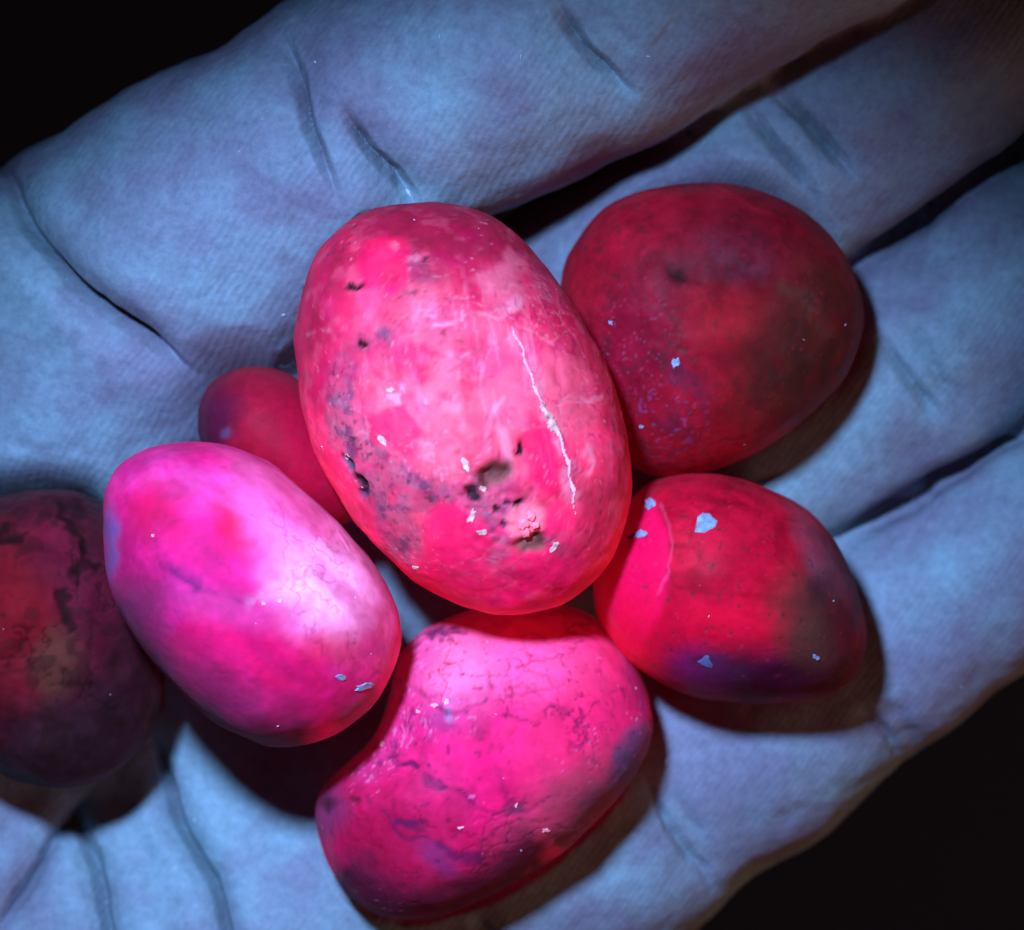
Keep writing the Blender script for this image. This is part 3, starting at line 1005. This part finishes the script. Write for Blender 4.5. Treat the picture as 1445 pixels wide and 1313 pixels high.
def stone_upper_right():
    s = Stone([(800, 365), (840, 310), (890, 276), (950, 262), (1020, 262), (1085, 278), (1140, 310), (1185, 360), (1211, 415),
               (1215, 470), (1192, 532), (1138, 590), (1070, 638), (1000, 666), (945, 674), (890, 658), (840, 610), (805, 540), (785, 450)],
              10.5, 10, 8, n=2.1, seed=200, lump=0.35)
    grain(s, CRIMSON * 0.75, CRIMSON, CRIMSON * np.array((1.1, 2.0, 1.3)), 0.25)
    one = s.front
    s.mix(0.7 * s.blob(905, 330, 95, 50, -25, 0.8), CRIMSON * np.array((1.45, 1.5, 1.6)))
    s.mix(0.75 * s.blob(1010, 450, 55, 40, 0, 0.8), CRIMSON * np.array((1.3, 2.5, 1.0)))
    s.mix(0.7 * s.blob(1050, 580, 60, 50, 0, 0.9), CRIMSON * np.array((1.15, 1, 0.8)))
    s.mix(0.6 * s.blob(895, 490, 60, 110, 15, 0.8), np.array((0.75, 0.012, 0.08)))
    # brown clear quartz-like flank to the right, darkened further as painted shade
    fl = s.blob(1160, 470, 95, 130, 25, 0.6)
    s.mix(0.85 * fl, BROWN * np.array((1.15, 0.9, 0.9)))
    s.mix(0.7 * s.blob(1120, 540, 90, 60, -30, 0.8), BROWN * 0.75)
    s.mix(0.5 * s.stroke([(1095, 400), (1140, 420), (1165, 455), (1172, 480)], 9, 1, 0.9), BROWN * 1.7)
    # grey violet cloud and the dark dimple
    s.mix(0.6 * s.blob(1030, 350, 75, 42, 12, 0.8), np.array((0.34, 0.035, 0.075)))
    s.mix(0.5 * s.blob(1042, 368, 44, 26, 20, 0.9) * smooth(-0.8, 0.8, s.n(0.7, 11)), np.array((0.50, 0.13, 0.22)))
    dm = s.blob(965, 383, 20, 15, 0, 0.9, 2.6)
    s.mix(0.55 * s.blob(962, 375, 52, 30, -10, 0.9, 2.6), DARKM * 4)
    s.mix(0.95 * dm, DARKM)
    s.disp -= 0.3 * dm
    s.mix(0.5 * smooth(0.1, 0.9, s.n(1.6, 50, 4)) * one, CRIMSON * np.array((0.55, 1.0, 0.7)))
    s.mix(0.7 * s.stroke([(962, 490), (975, 560), (960, 600), (930, 620)], 26, 1.6, 0.9) * smooth(-0.4, 0.4, s.n(1.4, 12)), np.array((0.30, 0.03, 0.10)))
    cracks(s, one, 4.0, 0.22, DARKM * 3, 0.5, 300)
    s.col *= np.clip(1 + 0.25 * s.n(1.8, 340, 5), 0.4, 1.6)[:, None]
    specks(s, s.blob(885, 500, 60, 110, 15, 0.7), np.array((0.60, 0.20, 0.42)), 0.26, 0.76, 13, 0.5)
    specks(s, s.blob(940, 590, 50, 50, 0, 0.7), np.array((0.45, 0.16, 0.50)), 0.35, 0.6, 14, 0.7)
    specks(s, one, DARKM * 3, 0.45, 0.72, 15, 0.45)
    specks(s, one, CRIMSON * np.array((1.4, 4, 2)), 0.35, 0.85, 16, 0.35)
    s.disp += 0.05 * s.blob(900, 500, 90, 130, 15, 0.7) * s.n(0.7, 17, 2)
    s.rough[:] = 0.58 + 0.1 * s.n(1.6, 40, 2)
    s.col *= np.array((0.78, 0.6, 0.5))
    s.glow[:] = 0.03 * np.clip(s.col[:, 0], 0, 1)
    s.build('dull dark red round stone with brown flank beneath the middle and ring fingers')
    s.chip(953, 512, 9, FLECK, 'fleck', 0.8, 10)
    for x, y, r in ((862, 455, 2.6), (905, 602, 2.2)):
        s.chip(x, y, r, FLECK, 'crystal', 1.6, random.uniform(0, 180), 0.1)
    return s


def stone_right():
    s = Stone([(960, 668), (1010, 668), (1070, 682), (1130, 715), (1175, 760), (1205, 815), (1221, 880), (1214, 935), (1185, 972),
               (1120, 989), (1050, 993), (980, 985), (920, 960), (875, 920), (845, 870), (838, 815), (850, 765), (880, 715), (915, 682)],
              11.5, 10.5, 8, tilt=(-0.06, 0.06), n=2.15, seed=300, lump=0.3)
    grain(s, RED * 0.5, RED * 0.66, RED * np.array((0.8, 1.5, 0.9)), 0.2)
    one = s.front
    # fibrous bands across the middle
    st = s.V.copy(); st[:, 1] = (s.V[:, 1] + 0.1 * s.V[:, 0]) * 3.2; st[:, 0] *= 0.6
    k = fbm(st, 3.4, 331, 3)
    s.mul(0.75 * smooth(-0.1, 0.6, k) * s.blob(1030, 800, 130, 110, 0, 0.8), (0.4, 0.4, 0.4))
    cracks(s, one, 4.5, 0.16, RED * 0.4, 0.5, 300)
    s.col *= np.clip(1 + 0.2 * s.n(1.8, 340, 5), 0.5, 1.5)[:, None]
    # clear hot slab on the left, ending at a crack
    slab = s.blob(872, 815, 70, 130, 8, 0.10, 0.35)
    s.mix(0.8 * slab, HOT * np.array((0.85, 0.3, 0.75)))
    s.mix(0.6 * s.blob(900, 890, 60, 50, 0, 0.8), RED * np.array((1.25, 1, 1.3)))
    s.mix(0.3 * s.stroke([(928, 705), (943, 730), (945, 765), (938, 810), (926, 850)], 1.8, 1.2, 0.9), np.array((1.9, 0.16, 0.35)))
    s.mix(0.8 * s.blob(1040, 880, 60, 40, 10, 0.8), RED * 1.15)
    # dark violet foot and right flank, deepened as painted shade; brown clear nodule
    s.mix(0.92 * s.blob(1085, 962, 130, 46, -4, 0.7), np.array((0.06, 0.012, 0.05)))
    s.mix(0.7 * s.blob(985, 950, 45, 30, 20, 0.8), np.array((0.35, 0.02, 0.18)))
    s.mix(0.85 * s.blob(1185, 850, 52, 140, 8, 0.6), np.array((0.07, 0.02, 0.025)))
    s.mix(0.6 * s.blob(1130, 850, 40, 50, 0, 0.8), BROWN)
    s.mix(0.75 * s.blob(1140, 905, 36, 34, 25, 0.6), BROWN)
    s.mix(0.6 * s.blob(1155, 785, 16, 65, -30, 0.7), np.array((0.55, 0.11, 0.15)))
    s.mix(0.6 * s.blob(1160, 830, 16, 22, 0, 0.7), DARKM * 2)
    s.mix(0.5 * s.stroke([(985, 928), (1000, 940), (1060, 960)], 16, 1.5, 0.9), VIOLET * 0.5)
    specks(s, one, DARKM * 2, 0.5, 0.78, 15, 0.55)
    specks(s, one, np.array((1.2, 0.08, 0.2)), 0.35, 0.95, 16, 0.25)
    s.disp += 0.012 * s.n(0.7, 31, 2)
    s.rough[:] = 0.50 + 0.1 * s.n(1.6, 40, 2)
    s.glow[:] = 0.04 * np.clip(s.col[:, 0] / 2, 0, 1)
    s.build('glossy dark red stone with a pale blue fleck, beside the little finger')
    s.chip(996, 738, 16, FLECK, 'fleck', 1, 0, 0.15, 1,
           [(-1.0, 0.85), (-0.85, 0.2), (-0.75, -0.5), (-0.3, -0.85), (0.35, -0.8), (0.6, -0.45), (1.05, -0.15), (0.85, 0.35), (0.3, 0.65), (-0.1, 0.9)])
    s.chip(996, 933, 11, mat_plain('clouded_fleck', (0.20, 0.18, 0.36), 0.4, 0.2), 'fleck', 1, 10, 0.06, 2,
           [(-1.1, 0.3), (-0.6, -0.1), (-0.2, -0.7), (0.3, -0.75), (0.45, -0.2), (1.0, 0.4), (0.9, 0.8), (0.3, 0.75), (-0.4, 0.6)])
    s.chip(918, 711, 8, FLECK, 'fleck', 1.1, 10, 0.15, 3)
    s.chip(903, 754, 6, FLECK, 'fleck', 1.7, -25, 0.12, 4)
    s.chip(893, 757, 4, FLECK, 'fleck', 1.7, -25, 0.12, 5)
    s.chip(1151, 927, 3.5, FLECK, 'crystal', 1.4, 25, 0.12, 6)
    return s


def stone_bottom():
    s = Stone([(600, 884), (660, 862), (740, 854), (830, 868), (885, 920), (916, 985), (919, 1035), (892, 1095), (840, 1155), (770, 1215),
               (690, 1265), (600, 1292), (520, 1278), (470, 1230), (447, 1165), (450, 1120), (485, 1085), (526, 1044), (547, 988), (564, 925)],
              9.5, 11, 8, n=2.15, seed=400, lump=0.35, center=(680, 1085))
    grain(s, MAG * 0.75, MAG * 0.9, np.array((2.3, 0.05, 0.30)), 0.25)
    one = s.front
    s.mix(0.7 * s.blob(720, 930, 120, 50, 5, 0.8), np.array((3.0, 0.22, 0.50)))  # highlight on the top painted in as paler pink
    s.mix(0.6 * s.blob(640, 940, 50, 50, 0, 0.8), np.array((3.1, 0.42, 0.66)))
    s.mix(0.55 * s.blob(810, 1040, 70, 110, 30, 0.8), np.array((2.2, 0.05, 0.18)))
    cracks(s, one, 5.0, 0.24, np.array((0.3, 0.012, 0.07)), 0.65, 300, 0.05)
    cracks(s, one, 2.4, 0.13, np.array((1.0, 0.02, 0.12)), 0.5, 320)
    s.col *= np.clip(1 + 0.18 * s.n(2.0, 340, 5), 0.5, 1.5)[:, None]
    # lower end: deep red, then a dark edge of painted shade
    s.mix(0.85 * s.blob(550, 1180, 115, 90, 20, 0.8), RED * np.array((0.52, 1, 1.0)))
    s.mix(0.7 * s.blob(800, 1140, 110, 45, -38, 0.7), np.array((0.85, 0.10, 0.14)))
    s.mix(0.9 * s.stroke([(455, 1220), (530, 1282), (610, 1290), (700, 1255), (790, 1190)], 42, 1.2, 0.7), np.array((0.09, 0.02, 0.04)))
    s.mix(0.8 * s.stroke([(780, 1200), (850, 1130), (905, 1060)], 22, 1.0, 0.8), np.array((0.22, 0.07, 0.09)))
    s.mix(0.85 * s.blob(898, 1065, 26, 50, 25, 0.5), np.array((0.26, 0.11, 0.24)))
    s.mix(0.6 * s.blob(905, 960, 20, 60, -20, 0.7), np.array((0.9, 0.03, 0.2)))
    s.mix(0.8 * s.blob(460, 1140, 28, 40, 0, 0.6), np.array((0.45, 0.05, 0.16)))
    # sparkling broken upper-left shoulder
    sh = np.maximum(s.stroke([(600, 880), (585, 920), (575, 980), (560, 1030), (520, 1070), (480, 1100)], 26, 1.4, 0.7), s.blob(620, 1005, 45, 28, 10, 0.7))
    s.mix(0.4 * sh, np.array((1.9, 0.10, 0.45)))
    specks(s, np.clip(sh * 1.3, 0, 1), np.array((2.0, 0.5, 0.8)), 0.36, 0.55, 13, 0.5)
    specks(s, np.clip(sh * 1.3, 0, 1), np.array((0.6, 0.02, 0.16)), 0.7, 0.45, 14, 0.6)
    s.disp += sh * 0.16 * s.n(1.1, 17, 3)
    s.rough[:] = 0.52 + 0.1 * s.n(1.6, 40, 2)
    s.mix(0.55 * s.blob(625, 1012, 26, 14, 15, 0.5), np.array((0.9, 0.05, 0.24)))
    s.mix(0.6 * s.blob(640, 998, 12, 8, 25, 0.7, 2), np.array((1.0, 0.45, 0.7)))
    # dark cracks and smudges
    for pts, wd, k in (([(600, 905), (630, 890), (660, 880)], 3.2, 0.8), ([(685, 935), (687, 965), (690, 990)], 3.2, 0.6), ([(540, 1065), (580, 1075), (610, 1100), (640, 1115)], 2.6, 0.6),
                       ([(555, 1160), (600, 1165), (620, 1190), (660, 1205), (690, 1215)], 6, 0.75), ([(700, 1070), (715, 1120), (720, 1150)], 4, 0.35),
                       ([(560, 1100), (565, 1150), (600, 1180)], 3, 0.5), ([(740, 960), (790, 1000), (840, 1040)], 3, 0.35), ([(545, 1062), (600, 1085), (640, 1118), (690, 1140), (725, 1142)], 3.2, 0.65), ([(600, 985), (660, 1000), (720, 985), (770, 1000)], 2.6, 0.45), ([(500, 1120), (545, 1150), (575, 1180), (640, 1205), (700, 1225)], 3.4, 0.6),
                       ([(660, 1160), (720, 1150), (780, 1110)], 3, 0.35), ([(580, 960), (605, 985), (640, 1000)], 3, 0.5), ([(690, 1190), (740, 1160), (800, 1160)], 2, 0.4)):
        m = s.stroke(pts, wd, 1.6, 0.8)
        m = m * smooth(-0.7, 0.2, s.n(1.5, 66))
        s.mix(k * m, np.array((0.22, 0.015, 0.10)))
        s.disp -= 0.04 * m
    s.mix(0.75 * s.blob(465, 1135, 14, 8, -20, 0.6), DARKM)
    s.mix(0.6 * s.blob(500, 1135, 6, 5, 0, 0.6), DARKM)
    s.mix(0.65 * s.blob(725, 1140, 12, 9, 0, 0.8), VIOLET)
    s.mix(0.6 * s.blob(620, 1215, 30, 16, 40, 0.8), np.array((0.35, 0.05, 0.22)))
    specks(s, one, np.array((0.3, 0.02, 0.12)), 0.5, 0.80, 15, 0.6)
    specks(s, one * smooth(0, 0.6, s.n(3, 60)), np.array((2.3, 0.4, 0.9)), 0.28, 0.82, 16, 0.6)
    s.disp += 0.02 * s.n(0.8, 31, 2)
    s.glow[:] = 0.06 * np.clip(s.col[:, 0] / 2.3, 0, 1)
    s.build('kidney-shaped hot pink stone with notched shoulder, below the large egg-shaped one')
    for x, y, r, a in ((612, 996, 4, 1.6), (630, 990, 4, 1.5), (590, 1005, 3, 1.2), (650, 1168, 2.2, 2.2), (728, 1137, 2.0, 2),
                       (770, 1172, 2.6, 2.4), (540, 1050, 3, 1.8)):
        s.chip(x, y, r, VEIN, 'fleck' if r < 2.8 else 'crystal', a, random.uniform(-60, 60), 0.1)
    return s


def stone_left():
    s = Stone([(172, 650), (225, 628), (300, 624), (370, 645), (430, 690), (485, 745), (535, 805), (562, 865), (562, 925), (535, 985),
               (490, 1028), (440, 1048), (385, 1051), (320, 1028), (260, 985), (205, 920), (168, 850), (150, 775), (150, 700)],
              19, 11.0, 9.5, tilt=(0.04, 0.06), n=2.1, seed=500, lump=0.4)
    M2 = np.array((2.1, 0.018, 0.28))
    grain(s, HOT * np.array((0.70, 0.6, 0.95)), M2, np.array((1.9, 0.04, 0.36)), 0.18)
    one = s.front
    # pale sheen painted into the colour, in milky streaks along the stone
    st = s.V.copy()
    u = (s.V[:, 0] - s.V[:, 1]) * 0.707
    v = (s.V[:, 0] + s.V[:, 1]) * 0.707
    st[:, 0] = u * 0.5; st[:, 1] = v * 2.6
    k = smooth(-0.6, 0.7, fbm(st, 4.0, 531, 4))
    s.mix(0.8 * s.blob(455, 790, 65, 150, -35, 0.7) * (0.45 + 0.55 * k), np.array((2.7, 0.42, 0.80)))
    s.mix(0.7 * s.blob(460, 830, 60, 60, 0, 0.9) * (0.5 + 0.5 * k), np.array((3.2, 1.05, 1.35)))
    s.mix(0.45 * s.blob(300, 690, 120, 30, 15, 0.8) * k, np.array((2.0, 0.18, 0.60)))
    s.mix(0.35 * smooth(0.0, 0.8, s.n(1.6, 70, 4)) * one, np.array((1.5, 0.02, 0.22)))
    s.mix(0.7 * s.blob(325, 738, 24, 26, 0, 0.9, 2.4), RED * np.array((1.2, 1, 0.9)))
    s.mix(0.7 * s.blob(215, 730, 38, 42, 0, 0.8), RED * np.array((0.95, 1, 1.4)))
    s.mix(0.75 * s.stroke([(240, 880), (330, 930), (400, 960), (470, 950)], 48, 2.6, 0.98) * (0.55 + 0.45 * k), HOT * np.array((0.92, 0.5, 0.75)))
    s.col *= (1 + 0.22 * (k - 0.5))[:, None]
    s.mix(0.6 * s.blob(470, 915, 40, 22, 10, 0.8), RED * np.array((1.15, 1, 1.4)))
    s.mix(0.5 * s.blob(330, 860, 90, 24, 15, 0.8), np.array((1.5, 0.10, 0.40)))
    cracks(s, one, 4.5, 0.16, np.array((1.0, 0.02, 0.16)), 0.4, 300)
    s.col *= np.clip(1 + 0.14 * s.n(2.0, 340, 5), 0.5, 1.5)[:, None]
    # dark thread, then shade painted along the lower-left edge
    for pts, wd, kk in (([(212, 798), (240, 808), (275, 822), (310, 836), (355, 852)], 4.5, 0.45), ([(236, 804), (262, 813), (290, 826)], 11, 0.65)):
        s.mix(kk * s.stroke(pts, wd, 2.0, 0.95) * smooth(-0.9, 0.3, s.n(1.6, 72)), np.array((0.40, 0.025, 0.17)))
    s.mix(0.4 * s.blob(385, 848, 34, 12, -12, 0.9, 3.0) * smooth(-0.3, 0.5, s.n(0.8, 71)), np.array((1.6, 0.6, 0.8)))
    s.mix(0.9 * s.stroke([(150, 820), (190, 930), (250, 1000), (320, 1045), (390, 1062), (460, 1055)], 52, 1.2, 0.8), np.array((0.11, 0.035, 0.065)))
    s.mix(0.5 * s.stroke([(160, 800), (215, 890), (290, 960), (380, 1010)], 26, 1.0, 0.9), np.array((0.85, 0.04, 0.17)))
    s.mix(0.7 * s.blob(510, 1010, 40, 22, -40, 0.7), np.array((0.6, 0.10, 0.14)))
    s.mix(0.75 * s.blob(157, 770, 12, 50, 0, 0.6), np.array((0.36, 0.20, 0.55)))
    s.disp += 0.10 * k * s.blob(450, 760, 80, 130, -40, 0.6) * 0.6
    s.disp += 0.015 * s.n(0.9, 31, 2)
    s.rough[:] = 0.62 + 0.08 * s.n(1.6, 40, 2)
    s.col *= np.array((0.85, 0.9, 0.9))
    s.glow[:] = 0.05 * np.clip(s.col[:, 0] / 2.3, 0, 1)
    s.build('oval magenta pink stone with milky streaks, painted sheen and a dark thread, below the ball of thumb')
    s.chip(481, 956, 7, FLECK, 'fleck', 1, 10, 0.06, 1, [(-1.2, 0.1), (-0.7, -0.5), (0.1, -0.6), (0.9, -0.4), (1.1, 0.2), (0.4, 0.6), (-0.5, 0.5)])
    s.chip(512, 970, 5, FLECK, 'fleck', 2.6, -15, 0.1, 2)
    for x, y, r in ((216, 756, 2.0), (395, 848, 3), (372, 852, 2.5)):
        s.chip(x, y, r, VEIN, 'crystal', 1.4, random.uniform(0, 90), 0.06)
    return s


def stone_far_left():
    s = Stone([(-140, 760), (-70, 715), (0, 702), (60, 696), (120, 702), (170, 740), (205, 810), (225, 900), (228, 980), (205, 1045), (160, 1090),
               (100, 1110), (40, 1100), (-20, 1075), (-90, 1020), (-150, 940), (-165, 850)],
              10.5, 9.5, 9, n=2.1, seed=600, lump=0.5)
    grain(s, VIOLET * 0.5, np.array((0.22, 0.03, 0.08)), np.array((0.32, 0.025, 0.10)), 0.3)
    s.mix(0.8 * s.blob(25, 850, 60, 120, 10, 0.8), np.array((0.85, 0.02, 0.06)))
    s.mix(0.55 * s.blob(90, 790, 45, 70, -30, 0.8), np.array((0.50, 0.03, 0.17)))
    s.mix(0.6 * s.blob(130, 890, 35, 60, 20, 0.8), np.array((0.45, 0.02, 0.12)))
    s.mix(0.75 * s.blob(78, 935, 36, 50, 10, 0.5), np.array((0.36, 0.14, 0.11)))
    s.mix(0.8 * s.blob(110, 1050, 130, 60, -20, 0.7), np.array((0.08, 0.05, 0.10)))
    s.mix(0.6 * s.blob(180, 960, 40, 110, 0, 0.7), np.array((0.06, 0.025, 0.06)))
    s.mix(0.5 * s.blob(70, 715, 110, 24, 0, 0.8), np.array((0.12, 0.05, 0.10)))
    for pts, wd in (([(0, 742), (30, 745), (55, 752)], 6), ([(75, 700), (85, 715), (110, 745), (120, 790), (140, 830)], 11), ([(92, 835), (104, 860), (100, 890)], 9)):
        m = s.stroke(pts, wd, 3.0, 0.7)
        s.mix(0.8 * m, DARKM * 0.8)
        s.disp -= 0.12 * m
    specks(s, s.front, DARKM * 1.5, 1.3, 0.25, 13, 0.45)
    s.disp += 0.06 * s.n(1.2, 31, 3)
    s.rough[:] = 0.7
    cracks(s, s.front, 6.0, 0.35, DARKM * 0.7, 0.5, 300, 0.08)
    s.col *= np.array((0.62, 0.34, 0.22))
    s.col *= np.clip(1 + 0.3 * s.n(1.8, 340, 5), 0.4, 1.7)[:, None]
    s.glow[:] = 0.006 * np.clip(s.col[:, 0], 0, 1)
    s.build('darkest stone, purple-black and dull red, half behind the magenta oval one')
    return s


def stone_small():
    s = Stone([(283, 575), (300, 540), (345, 518), (395, 522), (440, 550), (482, 610), (512, 675), (505, 730), (450, 740), (385, 705), (320, 665), (286, 622)],
              11.5, 7.5, 6.5, n=2.1, seed=700, lump=0.25)
    grain(s, CRIMSON * 0.9, CRIMSON * 1.1, CRIMSON * 1.3, 0.15)
    s.mix(0.75 * s.blob(445, 650, 45, 90, -25, 0.8), RED * np.array((0.85, 1, 1.5)))
    s.mix(0.85 * s.blob(298, 600, 34, 60, 15, 0.7), np.array((0.14, 0.015, 0.06)))
    s.mix(0.6 * s.blob(320, 608, 8, 8, 0, 0.7), np.array((0.35, 0.15, 0.3)))
    specks(s, s.front, DARKM * 4, 0.5, 0.75, 13, 0.25)
    s.rough[:] = 0.55
    s.col *= 0.72
    s.glow[:] = 0.025 * np.clip(s.col[:, 0], 0, 1)
    s.build('smallest visible stone, crimson, wedged behind the magenta and egg-shaped ones')
    return s


STONES = [f() for f in (stone_center, stone_upper_right, stone_right, stone_bottom, stone_left, stone_far_left, stone_small)]

# ------------------------------------------------------------------ the flesh gives way under the stones
def press_hand():
    global HV
    V = HV.copy()
    step = 0.4
    total = np.zeros(len(V))
    for st in STONES:
        W = st.V[st.N[:, 2] < 0.05]
        lo = W[:, :2].min(0) - 10
        n = np.ceil((W[:, :2].max(0) + 10 - lo) / step).astype(int) + 2
        g = np.full(tuple(n), 99.0)
        k = np.floor((W[:, :2] - lo) / step).astype(int)
        np.minimum.at(g, (k[:, 0], k[:, 1]), W[:, 2])
        inside = g < 90
        for _ in range(11):      # beyond the girdle the flesh may only rise gently from the stone
            p = np.pad(g, 1, constant_values=99.0)
            nb = np.minimum.reduce([p[:-2, 1:-1], p[2:, 1:-1], p[1:-1, :-2], p[1:-1, 2:],
                                    p[:-2, :-2] + step * 0.9, p[2:, 2:] + step * 0.9, p[:-2, 2:] + step * 0.9, p[2:, :-2] + step * 0.9])
            g = np.where(inside, g, np.minimum(g, nb + step * 2.2))
        for _ in range(6):
            p = np.pad(g, 1, mode='edge')
            g = np.where(g < 90, (p[:-2, 1:-1] + p[2:, 1:-1] + p[1:-1, :-2] + p[1:-1, 2:] + 2 * g) / 6, g)
        q = (V[:, :2] - lo) / step - 0.5
        i = np.floor(q).astype(int)
        ok = (i >= 0).all(1) & (i < n - 1).all(1) & (V[:, 2] > -14)
        i, f = i[ok], (q - np.floor(q))[ok]
        b = [g[i[:, 0] + a, i[:, 1] + c] for a in (0, 1) for c in (0, 1)]
        bot = (b[0] * (1 - f[:, 1]) + b[1] * f[:, 1]) * (1 - f[:, 0]) + (b[2] * (1 - f[:, 1]) + b[3] * f[:, 1]) * f[:, 0]
        z = V[ok, 2]
        new = np.where(bot < 40, smin(z, bot - 0.1, 2.6), z)
        new = np.maximum(new, z - 11)
        V[ok, 2] = np.minimum(z, new)
    # a low swelling round each dent
    for st in STONES:
        r = np.linalg.norm(st.V[:, :2] - st.c[:2], axis=1).max()
        rim = st.V[(np.abs(st.N[:, 2]) < 0.06)][::9, :2]
        near = np.where((np.linalg.norm(V[:, :2] - st.c[:2], axis=1) < r + 4) & (V[:, 2] > -8) & (np.abs(V[:, 2] - HV[:, 2]) < 0.02))[0]
        if len(near) and len(rim):
            d = np.sqrt(((V[near, None, 0] - rim[None, :, 0]) ** 2 + (V[near, None, 1] - rim[None, :, 1]) ** 2).min(1))
            gap = st.c[2] - 8.5 - V[near, 2]
            V[near, 2] += 0.35 * np.exp(-(d / 1.8) ** 2) * smooth(6, 0, gap)
    o0 = np.array(HAND.location)
    HAND.data.vertices.foreach_set('co', (V * MM - o0).astype(np.float32).ravel())
    HAND.data.update()
    HV = V


press_hand()

# ------------------------------------------------------------------ lint caught on the skin and on the stones
def build_dust():
    hbvh = BVHTree.FromPolygons([tuple(v) for v in HV], [tuple(f) for f in HF])
    rg = random.Random(5)
    V, F = [], []
    spots = [(445, 88, 2.6), (550, 125, 2.4), (620, 52, 2.2), (576, 272, 3.0), (337, 214, 2.6), (370, 168, 2.0), (735, 80, 2), (275, 1158, 3),
             (735, 1200, 2), (1288, 692, 3), (941, 1075, 2.5), (400, 444, 2), (915, 80, 2)]
    for _ in range(70):
        spots.append((rg.uniform(0, 1440), rg.uniform(0, 1310), rg.uniform(0.6, 1.3)))
    for x, y, r in spots:
        p = px(x, y, 70.0)
        d = Vector(px(x, y, 0) - p).normalized()
        best = None
        for b in [hbvh] + [t.bvh for t in STONES]:
            h = b.ray_cast(Vector(p), d)
            if h[0] is not None and (best is None or h[3] < best[3]):
                best = h
        if best is None:
            continue
        q, nn = best[0], best[1]
        if nn.z < 0: nn = -nn
        t = nn.orthogonal().normalized(); bi = nn.cross(t)
        a = rg.uniform(0, 6.28)
        t, bi = t * math.cos(a) + bi * math.sin(a), bi * math.cos(a) - t * math.sin(a)
        k = len(V)
        L, wd = r / S * rg.uniform(1.0, 2.2), r / S * 0.6
        for e in (t * L, bi * wd, t * -L, bi * -wd, nn * wd * 1.6):
            V.append(np.array(q + e + nn * 0.02))
        F += [(k, k + 1, k + 4), (k + 1, k + 2, k + 4), (k + 2, k + 3, k + 4), (k + 3, k, k + 4), (k, k + 3, k + 2, k + 1)]
    o = make_mesh('dust', np.array(V), F, DUST, smooth_shade=False)
    tag(o, 'tiny pale lint specks scattered over skin and stones', 'dust', kind='stuff')


build_dust()
